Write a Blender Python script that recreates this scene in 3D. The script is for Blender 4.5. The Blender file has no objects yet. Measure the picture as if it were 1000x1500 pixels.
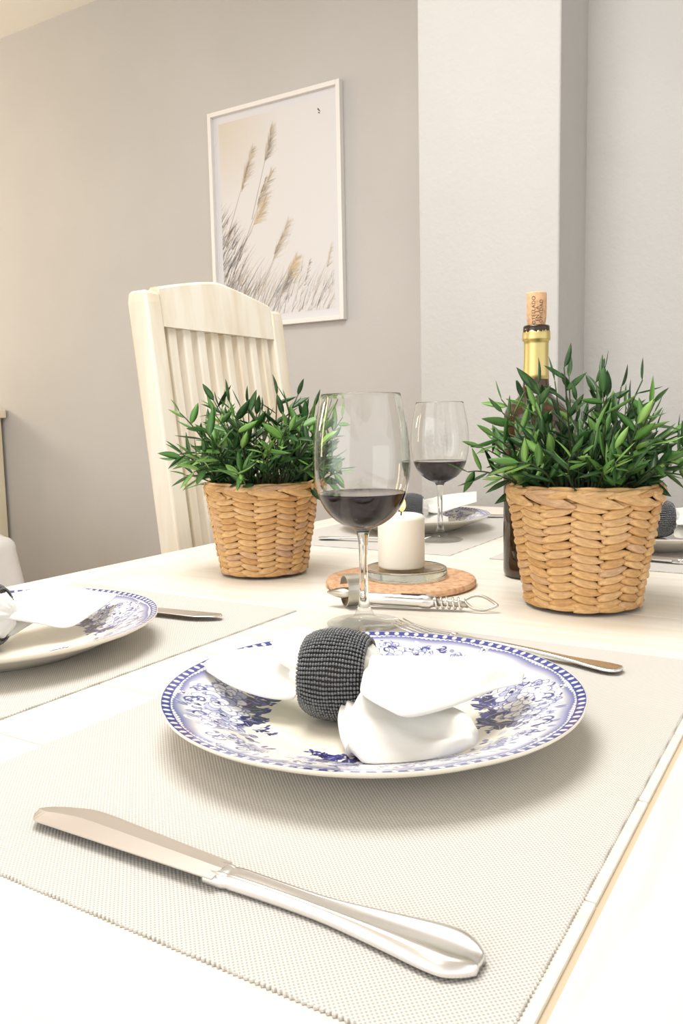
import bpy, bmesh, math, random
import numpy as np
from mathutils import Vector, Matrix, noise

PI = math.pi
S = bpy.context.scene
COL = S.collection
random.seed(7)
rng = np.random.default_rng(11)

# ------------------------------------------------------------------ camera
ZT = 0.76                       # height of the table top above the floor
F = 1208.0                      # focal length in pixels of the 1000 x 1500 frame
RW = np.array([[0.85288906, 0.52172119, -0.01967881],
               [-0.04222602, 0.10650009, 0.99341567],
               [0.5203818, -0.8464424, 0.11286297]])     # world -> camera
EYE = np.array([0.0, 0.0, ZT + 0.20])
cam = bpy.data.cameras.new('camera')
cam.sensor_fit = 'VERTICAL'
cam.sensor_height = 36.0
cam.sensor_width = 24.0
cam.lens = 36.0 * F / 1500.0
cam.clip_start = 0.01
cam_ob = bpy.data.objects.new('camera', cam)
COL.objects.link(cam_ob)
m3 = Matrix([list(r) for r in RW.T])
cam_ob.matrix_world = Matrix.Translation(Vector(EYE)) @ m3.to_4x4()
S.camera = cam_ob


def at(px, py, z=0.0):
    """real point at height z above the table seen at a photograph pixel (used to read positions off)"""
    d = RW.T @ np.array([px - 500.0, -(py - 750.0), -F])
    t = (z - 0.20) / d[2]
    return Vector((t * d[0], t * d[1], ZT + z))


# ------------------------------------------------------------------ world, lights, exposure
W = bpy.data.worlds.new('world')
S.world = W
W.use_nodes = True
bg = W.node_tree.nodes['Background']
bg.inputs[0].default_value = (0.97, 0.985, 1.0, 1)
bg.inputs[1].default_value = 1.02


def area(name, loc, target, size, power, color, sy=None):
    l = bpy.data.lights.new(name, 'AREA')
    l.shape = 'RECTANGLE'
    l.size = size
    l.size_y = sy or size
    l.energy = power
    l.color = color
    o = bpy.data.objects.new(name, l)
    COL.objects.link(o)
    o.location = loc
    o.rotation_euler = (Vector(target) - Vector(loc)).to_track_quat('-Z', 'Y').to_euler()
    return o


area('ceiling_light', (-0.65, 0.62, 2.36), (-0.62, 0.66, 0.0), 0.9, 23, (1.0, 0.985, 0.965))
area('window_light', (-1.7, -2.55, 1.35), (-0.9, 1.4, 1.0), 3.0, 22, (1.0, 0.985, 0.965), 2.0)
area('warm_lamp_light', (-3.9, 0.9, 1.55), (-2.9, 2.0, 2.45), 0.5, 13, (1.0, 0.84, 0.63))
area('warm_strip_light', (-4.0, -0.1, 1.45), (-0.4, 0.7, 0.9), 0.28, 6, (1.0, 0.78, 0.45), 1.1)
for _x, _y in ((-0.62, -0.55), (-0.48, -0.60)):
    _l = bpy.data.lights.new('lamp_bulb', 'POINT')
    _l.energy = 2.5
    _l.color = (1.0, 0.95, 0.88)
    _l.shadow_soft_size = 0.035
    _o = bpy.data.objects.new('lamp_bulb', _l)
    COL.objects.link(_o)
    _o.location = (_x, _y, 2.2)
S.view_settings.view_transform = 'Standard'
S.view_settings.look = 'None'
S.view_settings.exposure = 0.40
S.view_settings.gamma = 1.0
S.view_settings.use_curve_mapping = False
S.cycles.use_denoising = True
S.cycles.max_bounces = 22
S.cycles.transmission_bounces = 20
S.cycles.transparent_max_bounces = 12
S.cycles.caustics_refractive = True
S.cycles.caustics_reflective = False
S.cycles.blur_glossy = 0.6
S.cycles.sample_clamp_indirect = 6.0


# ------------------------------------------------------------------ materials
def srgb(r, g, b):
    def f(c):
        c /= 255.0
        return c / 12.92 if c <= 0.04045 else ((c + 0.055) / 1.055) ** 2.4
    return (f(r), f(g), f(b), 1.0)


def mat(name, col, rough=0.5, metal=0.0, **kw):
    m = bpy.data.materials.new(name)
    m.use_nodes = True
    p = m.node_tree.nodes['Principled BSDF']
    p.inputs['Base Color'].default_value = col
    p.inputs['Roughness'].default_value = rough
    p.inputs['Metallic'].default_value = metal
    for k, v in kw.items():
        p.inputs[k.replace('_', ' ')].default_value = v
    return m


def nd(m, kind, **inp):
    n = m.node_tree.nodes.new(kind)
    for k, v in inp.items():
        n.inputs[k].default_value = v
    return n


def lk(m, a, b):
    m.node_tree.links.new(a, b)


def coords(m, kind='Object', scale=(1, 1, 1), rot=(0, 0, 0)):
    tc = nd(m, 'ShaderNodeTexCoord')
    mp = nd(m, 'ShaderNodeMapping')
    mp.inputs['Scale'].default_value = scale
    mp.inputs['Rotation'].default_value = rot
    lk(m, tc.outputs[kind], mp.inputs['Vector'])
    return mp.outputs['Vector']


def ramp(m, fac, stops):
    r = nd(m, 'ShaderNodeValToRGB')
    e = r.color_ramp.elements
    e[0].position, e[0].color = stops[0]
    e[1].position, e[1].color = stops[-1]
    for p, c in stops[1:-1]:
        x = e.new(p)
        x.color = c
    lk(m, fac, r.inputs['Fac'])
    return r.outputs['Color']


def noise_mat(name, c1, c2, scale, rough=0.5, stretch=(1, 1, 1), bump=0.0, bscale=None, lo=0.35, hi=0.65, detail=4.0, dist=0.001, **kw):
    m = mat(name, c1, rough, **kw)
    p = m.node_tree.nodes['Principled BSDF']
    v = coords(m, 'Object', stretch)
    n = nd(m, 'ShaderNodeTexNoise', Scale=scale, Detail=detail)
    lk(m, v, n.inputs['Vector'])
    lk(m, ramp(m, n.outputs['Fac'], [(lo, c1), (hi, c2)]), p.inputs['Base Color'])
    if bump:
        n2 = nd(m, 'ShaderNodeTexNoise', Scale=bscale or scale, Detail=5.0)
        lk(m, v, n2.inputs['Vector'])
        b = nd(m, 'ShaderNodeBump', Strength=bump, Distance=dist)
        lk(m, n2.outputs['Fac'], b.inputs['Height'])
        lk(m, b.outputs['Normal'], p.inputs['Normal'])
    return m


WALL = noise_mat('taupe_wall_paint', srgb(193, 190, 186), srgb(189, 186, 182), 3.0, 0.9, bump=0.2, bscale=110.0, dist=0.002)
WALL2 = noise_mat('pale_grey_wall_paint', srgb(188, 186, 182), srgb(184, 182, 178), 3.0, 0.9, bump=0.5, bscale=75.0, dist=0.003)
CEIL = noise_mat('ceiling_paint', srgb(247, 245, 239), srgb(244, 242, 235), 4.0, 0.9)
FLOOR = noise_mat('floor_wood', srgb(176, 150, 120), srgb(150, 122, 95), 6.0, 0.5, stretch=(1, 8, 1))
TABLE = noise_mat('whitewashed_wood', srgb(236, 231, 220), srgb(228, 220, 205), 5.0, 0.38, stretch=(1.2, 14, 4), bump=0.10, bscale=14.0, lo=0.42, hi=0.72)
TABLE_END = noise_mat('whitewashed_end_wood', srgb(237, 232, 221), srgb(229, 221, 206), 5.0, 0.38, stretch=(14, 1.2, 4), bump=0.10, bscale=14.0, lo=0.42, hi=0.72)
GAP = mat('tan_joint_wood', srgb(202, 186, 160), 0.8)  # even tan wood under the board joints
CHAIR = noise_mat('cream_painted_wood', srgb(228, 221, 206), srgb(206, 189, 158), 6.0, 0.42, stretch=(4, 4, 0.5), bump=0.08, bscale=20.0, lo=0.42, hi=0.78)
CABINET = noise_mat('cream_cabinet_paint', srgb(238, 229, 205), srgb(228, 214, 182), 4.0, 0.5, stretch=(3, 3, 0.6))
CABINET_PANEL = noise_mat('honey_cabinet_panel', srgb(226, 205, 160), srgb(212, 186, 136), 4.0, 0.5, stretch=(3, 3, 0.5))
SLIP = noise_mat('white_slipcover', srgb(236, 234, 231), srgb(228, 226, 222), 9.0, 0.95, bump=0.2, bscale=300.0)
NAPKIN = noise_mat('white_napkin_cloth', srgb(233, 231, 225), srgb(227, 225, 217), 20.0, 0.9, bump=0.06, bscale=900.0, dist=0.0004, Sheen_Weight=0.25, Subsurface_Weight=0.15, Subsurface_Radius=(0.004, 0.004, 0.0035))
STEEL = mat('brushed_steel', srgb(236, 233, 229), 0.27, 1.0)
BLADE = mat('satin_blade_steel', srgb(212, 204, 196), 0.40, 1.0)
NICKEL = noise_mat('dull_nickel', srgb(205, 200, 188), srgb(182, 176, 163), 60.0, 0.34, Metallic=1.0)
BEAD = mat('charcoal_bead', srgb(104, 106, 108), 0.18, 0.5, Specular_IOR_Level=0.8)
THREAD = mat('ring_lining', srgb(70, 62, 52), 0.9)
CORKBOARD = noise_mat('pressed_cork', srgb(212, 172, 136), srgb(180, 132, 96), 160.0, 0.9, bump=0.5, bscale=220.0, lo=0.42, hi=0.70, detail=6.0)
STOPPER = noise_mat('natural_cork', srgb(219, 178, 138), srgb(190, 140, 98), 190.0, 0.85, bump=0.3, bscale=260.0, lo=0.45, hi=0.75)
INK = mat('cork_ink', srgb(86, 52, 36), 0.9)
WAX = mat('ivory_wax', srgb(246, 241, 228), 0.45, Subsurface_Weight=0.22, Subsurface_Radius=(0.012, 0.009, 0.006), Subsurface_Scale=1.0)
WICK = mat('burnt_wick', srgb(40, 30, 24), 0.9)
GLASS = mat('clear_glass', (0.985, 0.99, 0.985, 1), 0.0, Transmission_Weight=1.0, IOR=1.45)
THIN = bpy.data.materials.new('thin_clear_glass')
THIN.use_nodes = True
_t = THIN.node_tree
_t.nodes.remove(_t.nodes['Principled BSDF'])
_lw = nd(THIN, 'ShaderNodeLayerWeight', Blend=0.5)
_pw = nd(THIN, 'ShaderNodeMath')
_pw.operation = 'POWER'
lk(THIN, _lw.outputs['Facing'], _pw.inputs[0])
_pw.inputs[1].default_value = 5.0
_ml = nd(THIN, 'ShaderNodeMath')
_ml.operation = 'MULTIPLY_ADD'
lk(THIN, _pw.outputs[0], _ml.inputs[0])
_ml.inputs[1].default_value = 0.55
_ml.inputs[2].default_value = 0.035
_tr = nd(THIN, 'ShaderNodeBsdfTransparent')
_tr.inputs['Color'].default_value = (0.93, 0.935, 0.925, 1)
_gl = nd(THIN, 'ShaderNodeBsdfGlossy')
_gl.inputs['Roughness'].default_value = 0.02
_mxs = nd(THIN, 'ShaderNodeMixShader')
lk(THIN, _ml.outputs[0], _mxs.inputs[0])
lk(THIN, _tr.outputs[0], _mxs.inputs[1])
lk(THIN, _gl.outputs[0], _mxs.inputs[2])
lk(THIN, _mxs.outputs[0], _t.nodes['Material Output'].inputs['Surface'])
DISC = mat('green_tinted_glass', (0.90, 0.95, 0.86, 1), 0.12, Transmission_Weight=1.0, IOR=1.45)
WINE = mat('red_wine', (0.026, 0.012, 0.014, 1), 0.03, IOR=1.34)
BOTTLE = mat('brown_bottle_glass', (0.11, 0.058, 0.024, 1), 0.03, Transmission_Weight=0.75, IOR=1.5)
BOTTLE_WINE = mat('wine_in_bottle', (0.016, 0.008, 0.006, 1), 0.2)
FOIL = mat('gold_foil', srgb(216, 196, 132), 0.40, 0.9)
FRAME = mat('white_frame_lacquer', srgb(232, 229, 224), 0.45)
PAPER = mat('white_mat_board', srgb(216, 215, 217), 0.9)
STRAND_SHADE = mat('basket_gap_shade', srgb(92, 60, 32), 0.95)  # dark brown puts the shade between the strands into the colour
SOIL = mat('dark_planting_moss', srgb(24, 34, 20), 0.95)
STEM = mat('green_stem', srgb(62, 74, 40), 0.6)
CREAM_GLAZE = mat('cream_glaze', srgb(236, 228, 212), 0.12)
RED_EDGE = CREAM_GLAZE

# flame: an emitting body
FLAME = bpy.data.materials.new('candle_flame')
FLAME.use_nodes = True
_t = FLAME.node_tree
_t.nodes.remove(_t.nodes['Principled BSDF'])
_e = _t.nodes.new('ShaderNodeEmission')
_v = coords(FLAME, 'Object')
_s = nd(FLAME, 'ShaderNodeSeparateXYZ')
lk(FLAME, _v, _s.inputs[0])
_mr = nd(FLAME, 'ShaderNodeMapRange')
_mr.inputs['From Max'].default_value = 0.0205
lk(FLAME, _s.outputs['Z'], _mr.inputs['Value'])
lk(FLAME, ramp(FLAME, _mr.outputs[0], [(0.0, (1.0, 0.36, 0.07, 1)), (0.35, (1.0, 0.60, 0.22, 1)), (1.0, (1.0, 0.32, 0.05, 1))]), _e.inputs['Color'])
_e.inputs['Strength'].default_value = 2.6
lk(FLAME, _e.outputs[0], _t.nodes['Material Output'].inputs['Surface'])

# woven vinyl: a lattice of raised dots
MAT = mat('woven_vinyl', srgb(205, 196, 183), 0.62)
_p = MAT.node_tree.nodes['Principled BSDF']
_s = nd(MAT, 'ShaderNodeSeparateXYZ')
lk(MAT, coords(MAT, 'Object'), _s.inputs[0])


def mth(m, op, a, b=None):
    n = nd(m, 'ShaderNodeMath')
    n.operation = op
    for i, x in enumerate((a, b)):
        if x is None:
            continue
        if isinstance(x, (int, float)):
            n.inputs[i].default_value = x
        else:
            lk(m, x, n.inputs[i])
    return n.outputs[0]


_sx = mth(MAT, 'SINE', mth(MAT, 'MULTIPLY', _s.outputs['X'], 2 * PI / 0.0023))
_sy = mth(MAT, 'SINE', mth(MAT, 'MULTIPLY', _s.outputs['Y'], 2 * PI / 0.0023))
_h = mth(MAT, 'ADD', mth(MAT, 'MULTIPLY', mth(MAT, 'MULTIPLY', _sx, _sy), 0.5), 0.5)
lk(MAT, ramp(MAT, _h, [(0.10, srgb(174, 168, 158)), (0.42, srgb(204, 201, 195)), (0.85, srgb(218, 215, 210))]), _p.inputs['Base Color'])
_b = nd(MAT, 'ShaderNodeBump', Strength=0.45, Distance=0.0005)
lk(MAT, _h, _b.inputs['Height'])
lk(MAT, _b.outputs['Normal'], _p.inputs['Normal'])

# basket strands and leaves vary from piece to piece
STRAND = mat('water_hyacinth_strand', srgb(214, 168, 106), 0.6)
_p = STRAND.node_tree.nodes['Principled BSDF']
_oi = nd(STRAND, 'ShaderNodeObjectInfo')
_c1 = ramp(STRAND, _oi.outputs['Random'], [(0.0, srgb(202, 154, 98)), (0.3, srgb(219, 174, 116)), (0.65, srgb(226, 185, 130)), (0.88, srgb(216, 174, 126)), (1.0, srgb(200, 162, 130))])
_n = nd(STRAND, 'ShaderNodeTexNoise', Scale=1.0, Detail=4.0)
lk(STRAND, coords(STRAND, 'Object', (60, 400, 700)), _n.inputs['Vector'])
_c2 = ramp(STRAND, _n.outputs['Fac'], [(0.34, (0.60, 0.54, 0.46, 1)), (0.60, (1, 1, 1, 1))])
_mx = nd(STRAND, 'ShaderNodeMix')
_mx.data_type = 'RGBA'
_mx.blend_type = 'MULTIPLY'
_mx.inputs['Factor'].default_value = 0.75
lk(STRAND, _c1, _mx.inputs[6])
lk(STRAND, _c2, _mx.inputs[7])
lk(STRAND, _mx.outputs[2], _p.inputs['Base Color'])
_b = nd(STRAND, 'ShaderNodeBump', Strength=0.35, Distance=0.0006)
lk(STRAND, _n.outputs['Fac'], _b.inputs['Height'])
lk(STRAND, _b.outputs['Normal'], _p.inputs['Normal'])

LEAF = mat('green_leaf', srgb(62, 118, 50), 0.38, Specular_IOR_Level=0.45)
_p = LEAF.node_tree.nodes['Principled BSDF']
_oi = nd(LEAF, 'ShaderNodeObjectInfo')
lk(LEAF, ramp(LEAF, _oi.outputs['Random'], [(0.0, srgb(46, 84, 44)), (0.4, srgb(78, 124, 58)), (0.75, srgb(112, 158, 76)), (1.0, srgb(148, 190, 102))]), _p.inputs['Base Color'])
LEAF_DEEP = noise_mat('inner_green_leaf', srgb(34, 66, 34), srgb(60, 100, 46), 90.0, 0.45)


def vcol_mat(name, rough, **kw):
    m = mat(name, (1, 1, 1, 1), rough, **kw)
    a = nd(m, 'ShaderNodeVertexColor')
    a.layer_name = 'print'
    lk(m, a.outputs['Color'], m.node_tree.nodes['Principled BSDF'].inputs['Base Color'])
    return m


TRANSFER = vcol_mat('blue_transfer_glaze', 0.10)
POSTER = vcol_mat('printed_paper', 0.85)


# ------------------------------------------------------------------ mesh helpers
def link(name, me, m, parent=None, loc=None):
    o = bpy.data.objects.new(name, me)
    COL.objects.link(o)
    if m is not None and not me.materials:
        me.materials.append(m)
    if parent is not None:
        o.parent = parent
    if loc is not None:
        o.location = loc
    return o


def mesh(name, verts, faces, smooth=True):
    me = bpy.data.meshes.new(name)
    me.from_pydata([tuple(v) for v in verts], [], faces)
    me.update()
    if smooth:
        me.shade_smooth()
    return me


def thing(name, label, cat, loc=(0, 0, 0), rz=0.0, group=None):
    o = bpy.data.objects.new(name, None)
    COL.objects.link(o)
    o.empty_display_size = 0.05
    o.location = loc
    o.rotation_euler = (0, 0, rz)
    o['label'] = label
    o['category'] = cat
    if group:
        o['group'] = group
    return o


def struct(o):
    o['kind'] = 'structure'
    return o


def copy_tree(o, parent=None):
    c = o.copy()
    COL.objects.link(c)
    c.parent = parent
    for ch in list(o.children):
        copy_tree(ch, c)
    return c


def bm_mesh(name, bm, smooth=False):
    me = bpy.data.meshes.new(name)
    bm.normal_update()
    bm.to_mesh(me)
    bm.free()
    if smooth:
        me.shade_smooth()
    return me


def add_box(bm, lo, hi, bevel=0.0, seg=2, mtx=None):
    lo, hi = Vector(lo), Vector(hi)
    r = bmesh.ops.create_cube(bm, size=1.0)
    vs = r['verts']
    c, d = (lo + hi) / 2, hi - lo
    for v in vs:
        v.co = Vector((v.co.x * d.x, v.co.y * d.y, v.co.z * d.z)) + c
    if bevel:
        es = list({e for v in vs for e in v.link_edges})
        r2 = bmesh.ops.bevel(bm, geom=es, offset=bevel, segments=seg, affect='EDGES', profile=0.6)
        vs = list({v for f in r2['faces'] for v in f.verts} | {v for v in vs if v.is_valid})
    if mtx is not None:
        bmesh.ops.transform(bm, matrix=mtx, verts=vs)
    return vs


def box(name, lo, hi, m, parent=None, bevel=0.002, seg=2, mtx=None):
    bm = bmesh.new()
    add_box(bm, lo, hi, bevel, seg, mtx)
    return link(name, bm_mesh(name, bm), m, parent)


def lathe_data(prof, seg=64, close_start=True, close_end=True):
    verts, faces, rings = [], [], []
    for r, z in prof:
        if r < 1e-7:
            rings.append([len(verts)])
            verts.append((0, 0, z))
        else:
            b = len(verts)
            rings.append(list(range(b, b + seg)))
            for k in range(seg):
                a = 2 * PI * k / seg
                verts.append((r * math.cos(a), r * math.sin(a), z))
    for A, B in zip(rings, rings[1:]):
        for k in range(seg):
            j = (k + 1) % seg
            if len(A) == 1 and len(B) == 1:
                continue
            if len(A) == 1:
                faces.append((A[0], B[j], B[k]))
            elif len(B) == 1:
                faces.append((A[k], A[j], B[0]))
            else:
                faces.append((A[k], A[j], B[j], B[k]))
    return verts, faces


def spline(pts, n):
    """Catmull-Rom resampling of a list of tuples"""
    P = np.array(pts, float)
    P = np.vstack([2 * P[0] - P[1], P, 2 * P[-1] - P[-2]])
    k = len(P) - 3
    out = []
    for u in np.linspace(0, k - 1e-9, n):
        i = int(u)
        t = u - i
        a, b, c, d = P[i:i + 4]
        out.append(0.5 * ((2 * b) + (-a + c) * t + (2 * a - 5 * b + 4 * c - d) * t * t + (-a + 3 * b - 3 * c + d) * t ** 3))
    return np.array(out)


def lathe(name, prof, m, parent=None, seg=64, n=None, smooth=True):
    if n:
        prof = [tuple(p) for p in spline(prof, n)]
        prof = [(max(r, 0.0), z) for r, z in prof]
    v, f = lathe_data(prof, seg)
    return link(name, mesh(name, v, f, smooth), m, parent)


def tube_data(pts, rads, seg=8, squash=None):
    pts = [Vector(p) for p in pts]
    verts, faces = [], []
    n = len(pts)
    up = Vector((0, 0, 1))
    prev = None
    for i, p in enumerate(pts):
        t = (pts[min(i + 1, n - 1)] - pts[max(i - 1, 0)]).normalized()
        if prev is None:
            a = t.cross(up)
            if a.length < 1e-3:
                a = t.cross(Vector((1, 0, 0)))
            a.normalize()
        else:
            a = (prev - t * prev.dot(t)).normalized()
        prev = a
        b = t.cross(a)
        r = rads[i] if hasattr(rads, '__len__') else rads
        ra, rb = (r, r * (squash or 1.0))
        for k in range(seg):
            an = 2 * PI * k / seg
            verts.append(p + a * (ra * math.cos(an)) + b * (rb * math.sin(an)))
    for i in range(n - 1):
        for k in range(seg):
            j = (k + 1) % seg
            faces.append((i * seg + k, i * seg + j, (i + 1) * seg + j, (i + 1) * seg + k))
    faces.append(tuple(reversed(range(seg))))
    faces.append(tuple(range((n - 1) * seg, n * seg)))
    return verts, faces


def tube(name, pts, rads, m, parent=None, seg=8, squash=None):
    v, f = tube_data(pts, rads, seg, squash)
    return link(name, mesh(name, v, f), m, parent)


def loft(name, sections, m, parent=None, smooth=True, caps=True):
    n = len(sections[0])
    verts = [v for s in sections for v in s]
    faces = []
    for i in range(len(sections) - 1):
        for k in range(n):
            j = (k + 1) % n
            faces.append((i * n + k, i * n + j, (i + 1) * n + j, (i + 1) * n + k))
    if caps:
        faces.append(tuple(reversed(range(n))))
        faces.append(tuple(range((len(sections) - 1) * n, len(sections) * n)))
    return link(name, mesh(name, verts, faces, smooth), m, parent)


# ------------------------------------------------------------------ the room
YW, YP, YB = 2.20, 1.80, 2.006
PXL, PXR = -0.8790, -0.5467
HC = 2.44
struct(box('floor', (-4.7, -2.6, -0.05), (2.6, 2.3, 0.0), FLOOR, bevel=0))
struct(box('ceiling', (-4.7, -2.6, HC), (2.6, 2.3, HC + 0.05), CEIL, bevel=0))
struct(box('wall_back', (-4.7, YW, 0), (PXL + 0.001, YW + 0.1, HC), WALL, bevel=0))
struct(box('wall_pillar', (PXL, YP, 0), (PXR, YW + 0.1, HC), WALL2, bevel=0.006, seg=3))
struct(box('wall_right', (PXR - 0.001, YB, 0), (2.6, YW + 0.1, HC), WALL2, bevel=0))
struct(box('wall_left', (-4.75, -2.6, 0), (-4.7, 2.3, HC), WALL, bevel=0))
struct(box('baseboard_back', (-4.7, YW - 0.014, 0), (PXL, YW, 0.08), FRAME, bevel=0.003))


# ------------------------------------------------------------------ the table
XL, XRT, Y0, Y1 = -0.887, 0.015, 0.03, 1.712
GL, GR = -0.782, -0.0790
tb = thing('dining_table', 'whitewashed wooden plank dining table laid for four', 'table', (0, 0, 0))
TH = 0.032


def board(name, lo, hi, m, bev=0.0016):
    lo, hi = Vector(lo), Vector(hi)
    c = (lo + hi) / 2
    bm = bmesh.new()
    add_box(bm, lo - c, hi - c, bev, 2)
    o = link(name, bm_mesh(name, bm), m, tb)
    o.location = c
    return o


grooves = [Y0] + [0.838 + 0.1027 * k for k in range(-7, 9) if Y0 + 0.02 < 0.838 + 0.1027 * k < Y1 - 0.02] + [Y1]
for a, b in zip(grooves, grooves[1:]):
    board('plank', (GL + 0.0007, a + 0.0003, ZT - TH), (GR - 0.0014, b - 0.0003, ZT), TABLE, 0.0008)
board('edge_board', (XL, Y0, ZT - TH), (GL - 0.0009, Y1, ZT), TABLE_END, 0.003)
board('edge_board', (GR + 0.0012, Y0, ZT - TH), (XRT, Y1, ZT), TABLE_END, 0.003)
box('joint_backing', (XL + 0.01, Y0 + 0.01, ZT - TH - 0.004), (XRT - 0.01, Y1 - 0.01, ZT - 0.0020), GAP, tb, 0)
for lo, hi in (((XL + .07, Y0 + .07, 0.62), (XRT - .07, Y0 + .09, ZT - TH - .004)), ((XL + .07, Y1 - .09, 0.62), (XRT - .07, Y1 - .07, ZT - TH - .004)),
               ((XL + .07, Y0 + .09, 0.62), (XL + .09, Y1 - .09, ZT - TH - .004)), ((XRT - .09, Y0 + .09, 0.62), (XRT - .07, Y1 - .09, ZT - TH - .004))):
    box('apron', lo, hi, TABLE_END, tb, 0.002)
for x in (XL + 0.09, XRT - 0.16):
    for y in (Y0 + 0.09, Y1 - 0.16):
        bm = bmesh.new()
        add_box(bm, (x, y, 0), (x + .07, y + .07, ZT - TH - .004), 0.004, 2)
        for v in bm.verts:
            if v.co.z < 0.1:
                v.co.x += (x + .035 - v.co.x) * 0.3
                v.co.y += (y + .035 - v.co.y) * 0.3
        link('leg', bm_mesh('leg', bm), TABLE_END, tb)


# ------------------------------------------------------------------ placemats
def scallop_mat(w, h, pitch=0.0025):
    pts = []
    def edge(p, q, nrm):
        p, q, nrm = Vector(p), Vector(q), Vector(nrm)
        n = int((q - p).length / (pitch / 4))
        for i in range(n):
            t = i / n
            pts.append(p + (q - p) * t + nrm * (0.00055 * math.cos(2 * PI * t * n / 4)))
    a, b = w / 2, h / 2
    edge((-a, -b, 0), (a, -b, 0), (0, -1, 0))
    edge((a, -b, 0), (a, b, 0), (1, 0, 0))
    edge((a, b, 0), (-a, b, 0), (0, 1, 0))
    edge((-a, b, 0), (-a, -b, 0), (-1, 0, 0))
    n = len(pts)
    t = 0.0014
    verts = [(p.x, p.y, 0) for p in pts] + [(p.x, p.y, t * 0.7) for p in pts] + [(p.x * 0.9975, p.y * 0.9975, t) for p in pts]
    faces = []
    for i in range(n):
        j = (i + 1) % n
        faces += [(i, j, n + j, n + i), (n + i, n + j, 2 * n + j, 2 * n + i)]
    faces.append(tuple(range(2 * n, 3 * n)))
    faces.append(tuple(reversed(range(n))))
    return mesh('placemat', verts, faces, False)


MW, MH = 0.334, 0.478
mm = scallop_mat(MW, MH)
mats = [((-0.2525, 0.454), 'taupe woven placemat in the foreground, under the nearest plate and knife', 0.0),
        ((-0.652, 0.456), 'taupe woven placemat at the left edge of the frame, under the cut-off plate', 0.0),
        ((-0.649, 1.317), 'taupe woven placemat at the far left, under the smaller wine glass', 0.0),
        ((-0.2545, 1.317), 'taupe woven placemat at the far right behind the bottle and right basket', 0.0)]
for (x, y), lab, rz in mats:
    o = link('placemat', mm, MAT, None, (x, y, ZT + 0.0002))
    o.rotation_euler.z = rz
    o['label'] = lab
    o['category'] = 'placemat'
    o['group'] = 'taupe woven placemats'
ZM = 0.0016     # top of a mat above the table


# ------------------------------------------------------------------ plates with a drawn transfer print
RP = 0.133
NS, NR = 1440, 124
R_IN = 0.062
rr = np.linspace(R_IN, RP, NR)
th = np.arange(NS) * 2 * PI / NS
C = lambda r, g, b: np.array(srgb(r, g, b)[:3])
NAVY, BLUE, MID, PALE, WHITE, CREAM = C(54, 50, 96), C(72, 76, 140), C(122, 128, 174), C(184, 188, 212), C(240, 240, 240), C(240, 234, 218)
MAUVE = C(120, 92, 130)
img = np.ones((NR, NS, 3)) * CREAM
RG, TG = np.meshgrid(rr, th, indexing='ij')
XG, YG = RG * np.cos(TG), RG * np.sin(TG)


def blend(sl, a, col):
    img[sl] = img[sl] * (1 - a[..., None]) + col * a[..., None]


def sstep(a, b, x):
    t = np.clip((x - a) / (b - a), 0, 1)
    return t * t * (3 - 2 * t)


WIN = {}


def window(x, y, rad):
    r0, t0 = math.hypot(x, y), math.atan2(y, x)
    i0 = int(np.searchsorted(rr, r0 - rad)) - 1
    i1 = int(np.searchsorted(rr, r0 + rad)) + 1
    i0, i1 = max(i0, 0), min(i1, NR)
    dt = rad / max(r0 - rad, 0.03) + 0.01
    k = int(dt / (2 * PI) * NS) + 1
    c = int(round(t0 / (2 * PI) * NS))
    js = np.arange(c - k, c + k + 1) % NS
    return np.ix_(np.arange(i0, i1), js)


def ellipse(x, y, a, b, ang, fill, line=None, lw=0.0006, alpha=1.0, power=2.0):
    w = window(x, y, max(a, b) * 1.1 + 0.001)
    dx, dy = XG[w] - x, YG[w] - y
    c, s = math.cos(ang), math.sin(ang)
    u, v = (dx * c + dy * s) / a, (-dx * s + dy * c) / b
    d = (np.abs(u) ** power + np.abs(v) ** power) ** (1 / power)
    soft = 0.0003 / min(a, b)
    if line is not None:
        blend(w, alpha * (1 - sstep(1 - soft, 1 + soft, d)), line)
        k = lw / min(a, b)
        blend(w, alpha * (1 - sstep(1 - k - soft, 1 - k + soft, d)), fill)
    else:
        blend(w, alpha * (1 - sstep(1 - soft, 1 + soft, d)), fill)


def leafmark(x, y, L, wd, ang, fill, vein=None, alpha=1.0):
    cx_, cy_ = x + math.cos(ang) * L / 2, y + math.sin(ang) * L / 2
    w = window(cx_, cy_, L * 0.6 + 0.001)
    dx, dy = XG[w] - x, YG[w] - y
    c, s = math.cos(ang), math.sin(ang)
    u, v = (dx * c + dy * s) / L, (-dx * s + dy * c)
    half = wd * np.sin(PI * np.clip(u, 0, 1)) ** 0.75
    a = (1 - sstep(-0.00025, 0.00025, np.abs(v) - half)) * ((u > 0) & (u < 1))
    blend(w, alpha * a, fill)
    if vein is not None:
        a2 = a * (1 - sstep(0.0001, 0.0005, np.abs(v)))
        blend(w, 0.8 * a2, vein)


def stroke(pts, lw, col, alpha=1.0):
    for (x0, y0), (x1, y1) in zip(pts, pts[1:]):
        L = math.hypot(x1 - x0, y1 - y0) + 1e-9
        w = window((x0 + x1) / 2, (y0 + y1) / 2, L / 2 + lw + 0.0008)
        t = np.clip(((XG[w] - x0) * (x1 - x0) + (YG[w] - y0) * (y1 - y0)) / L ** 2, 0, 1)
        d = np.hypot(XG[w] - x0 - t * (x1 - x0), YG[w] - y0 - t * (y1 - y0))
        blend(w, alpha * (1 - sstep(lw - 0.0003, lw + 0.0003, d)), col)


def curl(x, y, r, a0, turn, lw, col):
    pts = []
    for k in range(12):
        t = k / 11
        a = a0 + turn * t * 4.2
        q = r * (1 - 0.75 * t)
        pts.append((x + q * math.cos(a), y + q * math.sin(a)))
    stroke(pts, lw, col)


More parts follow.
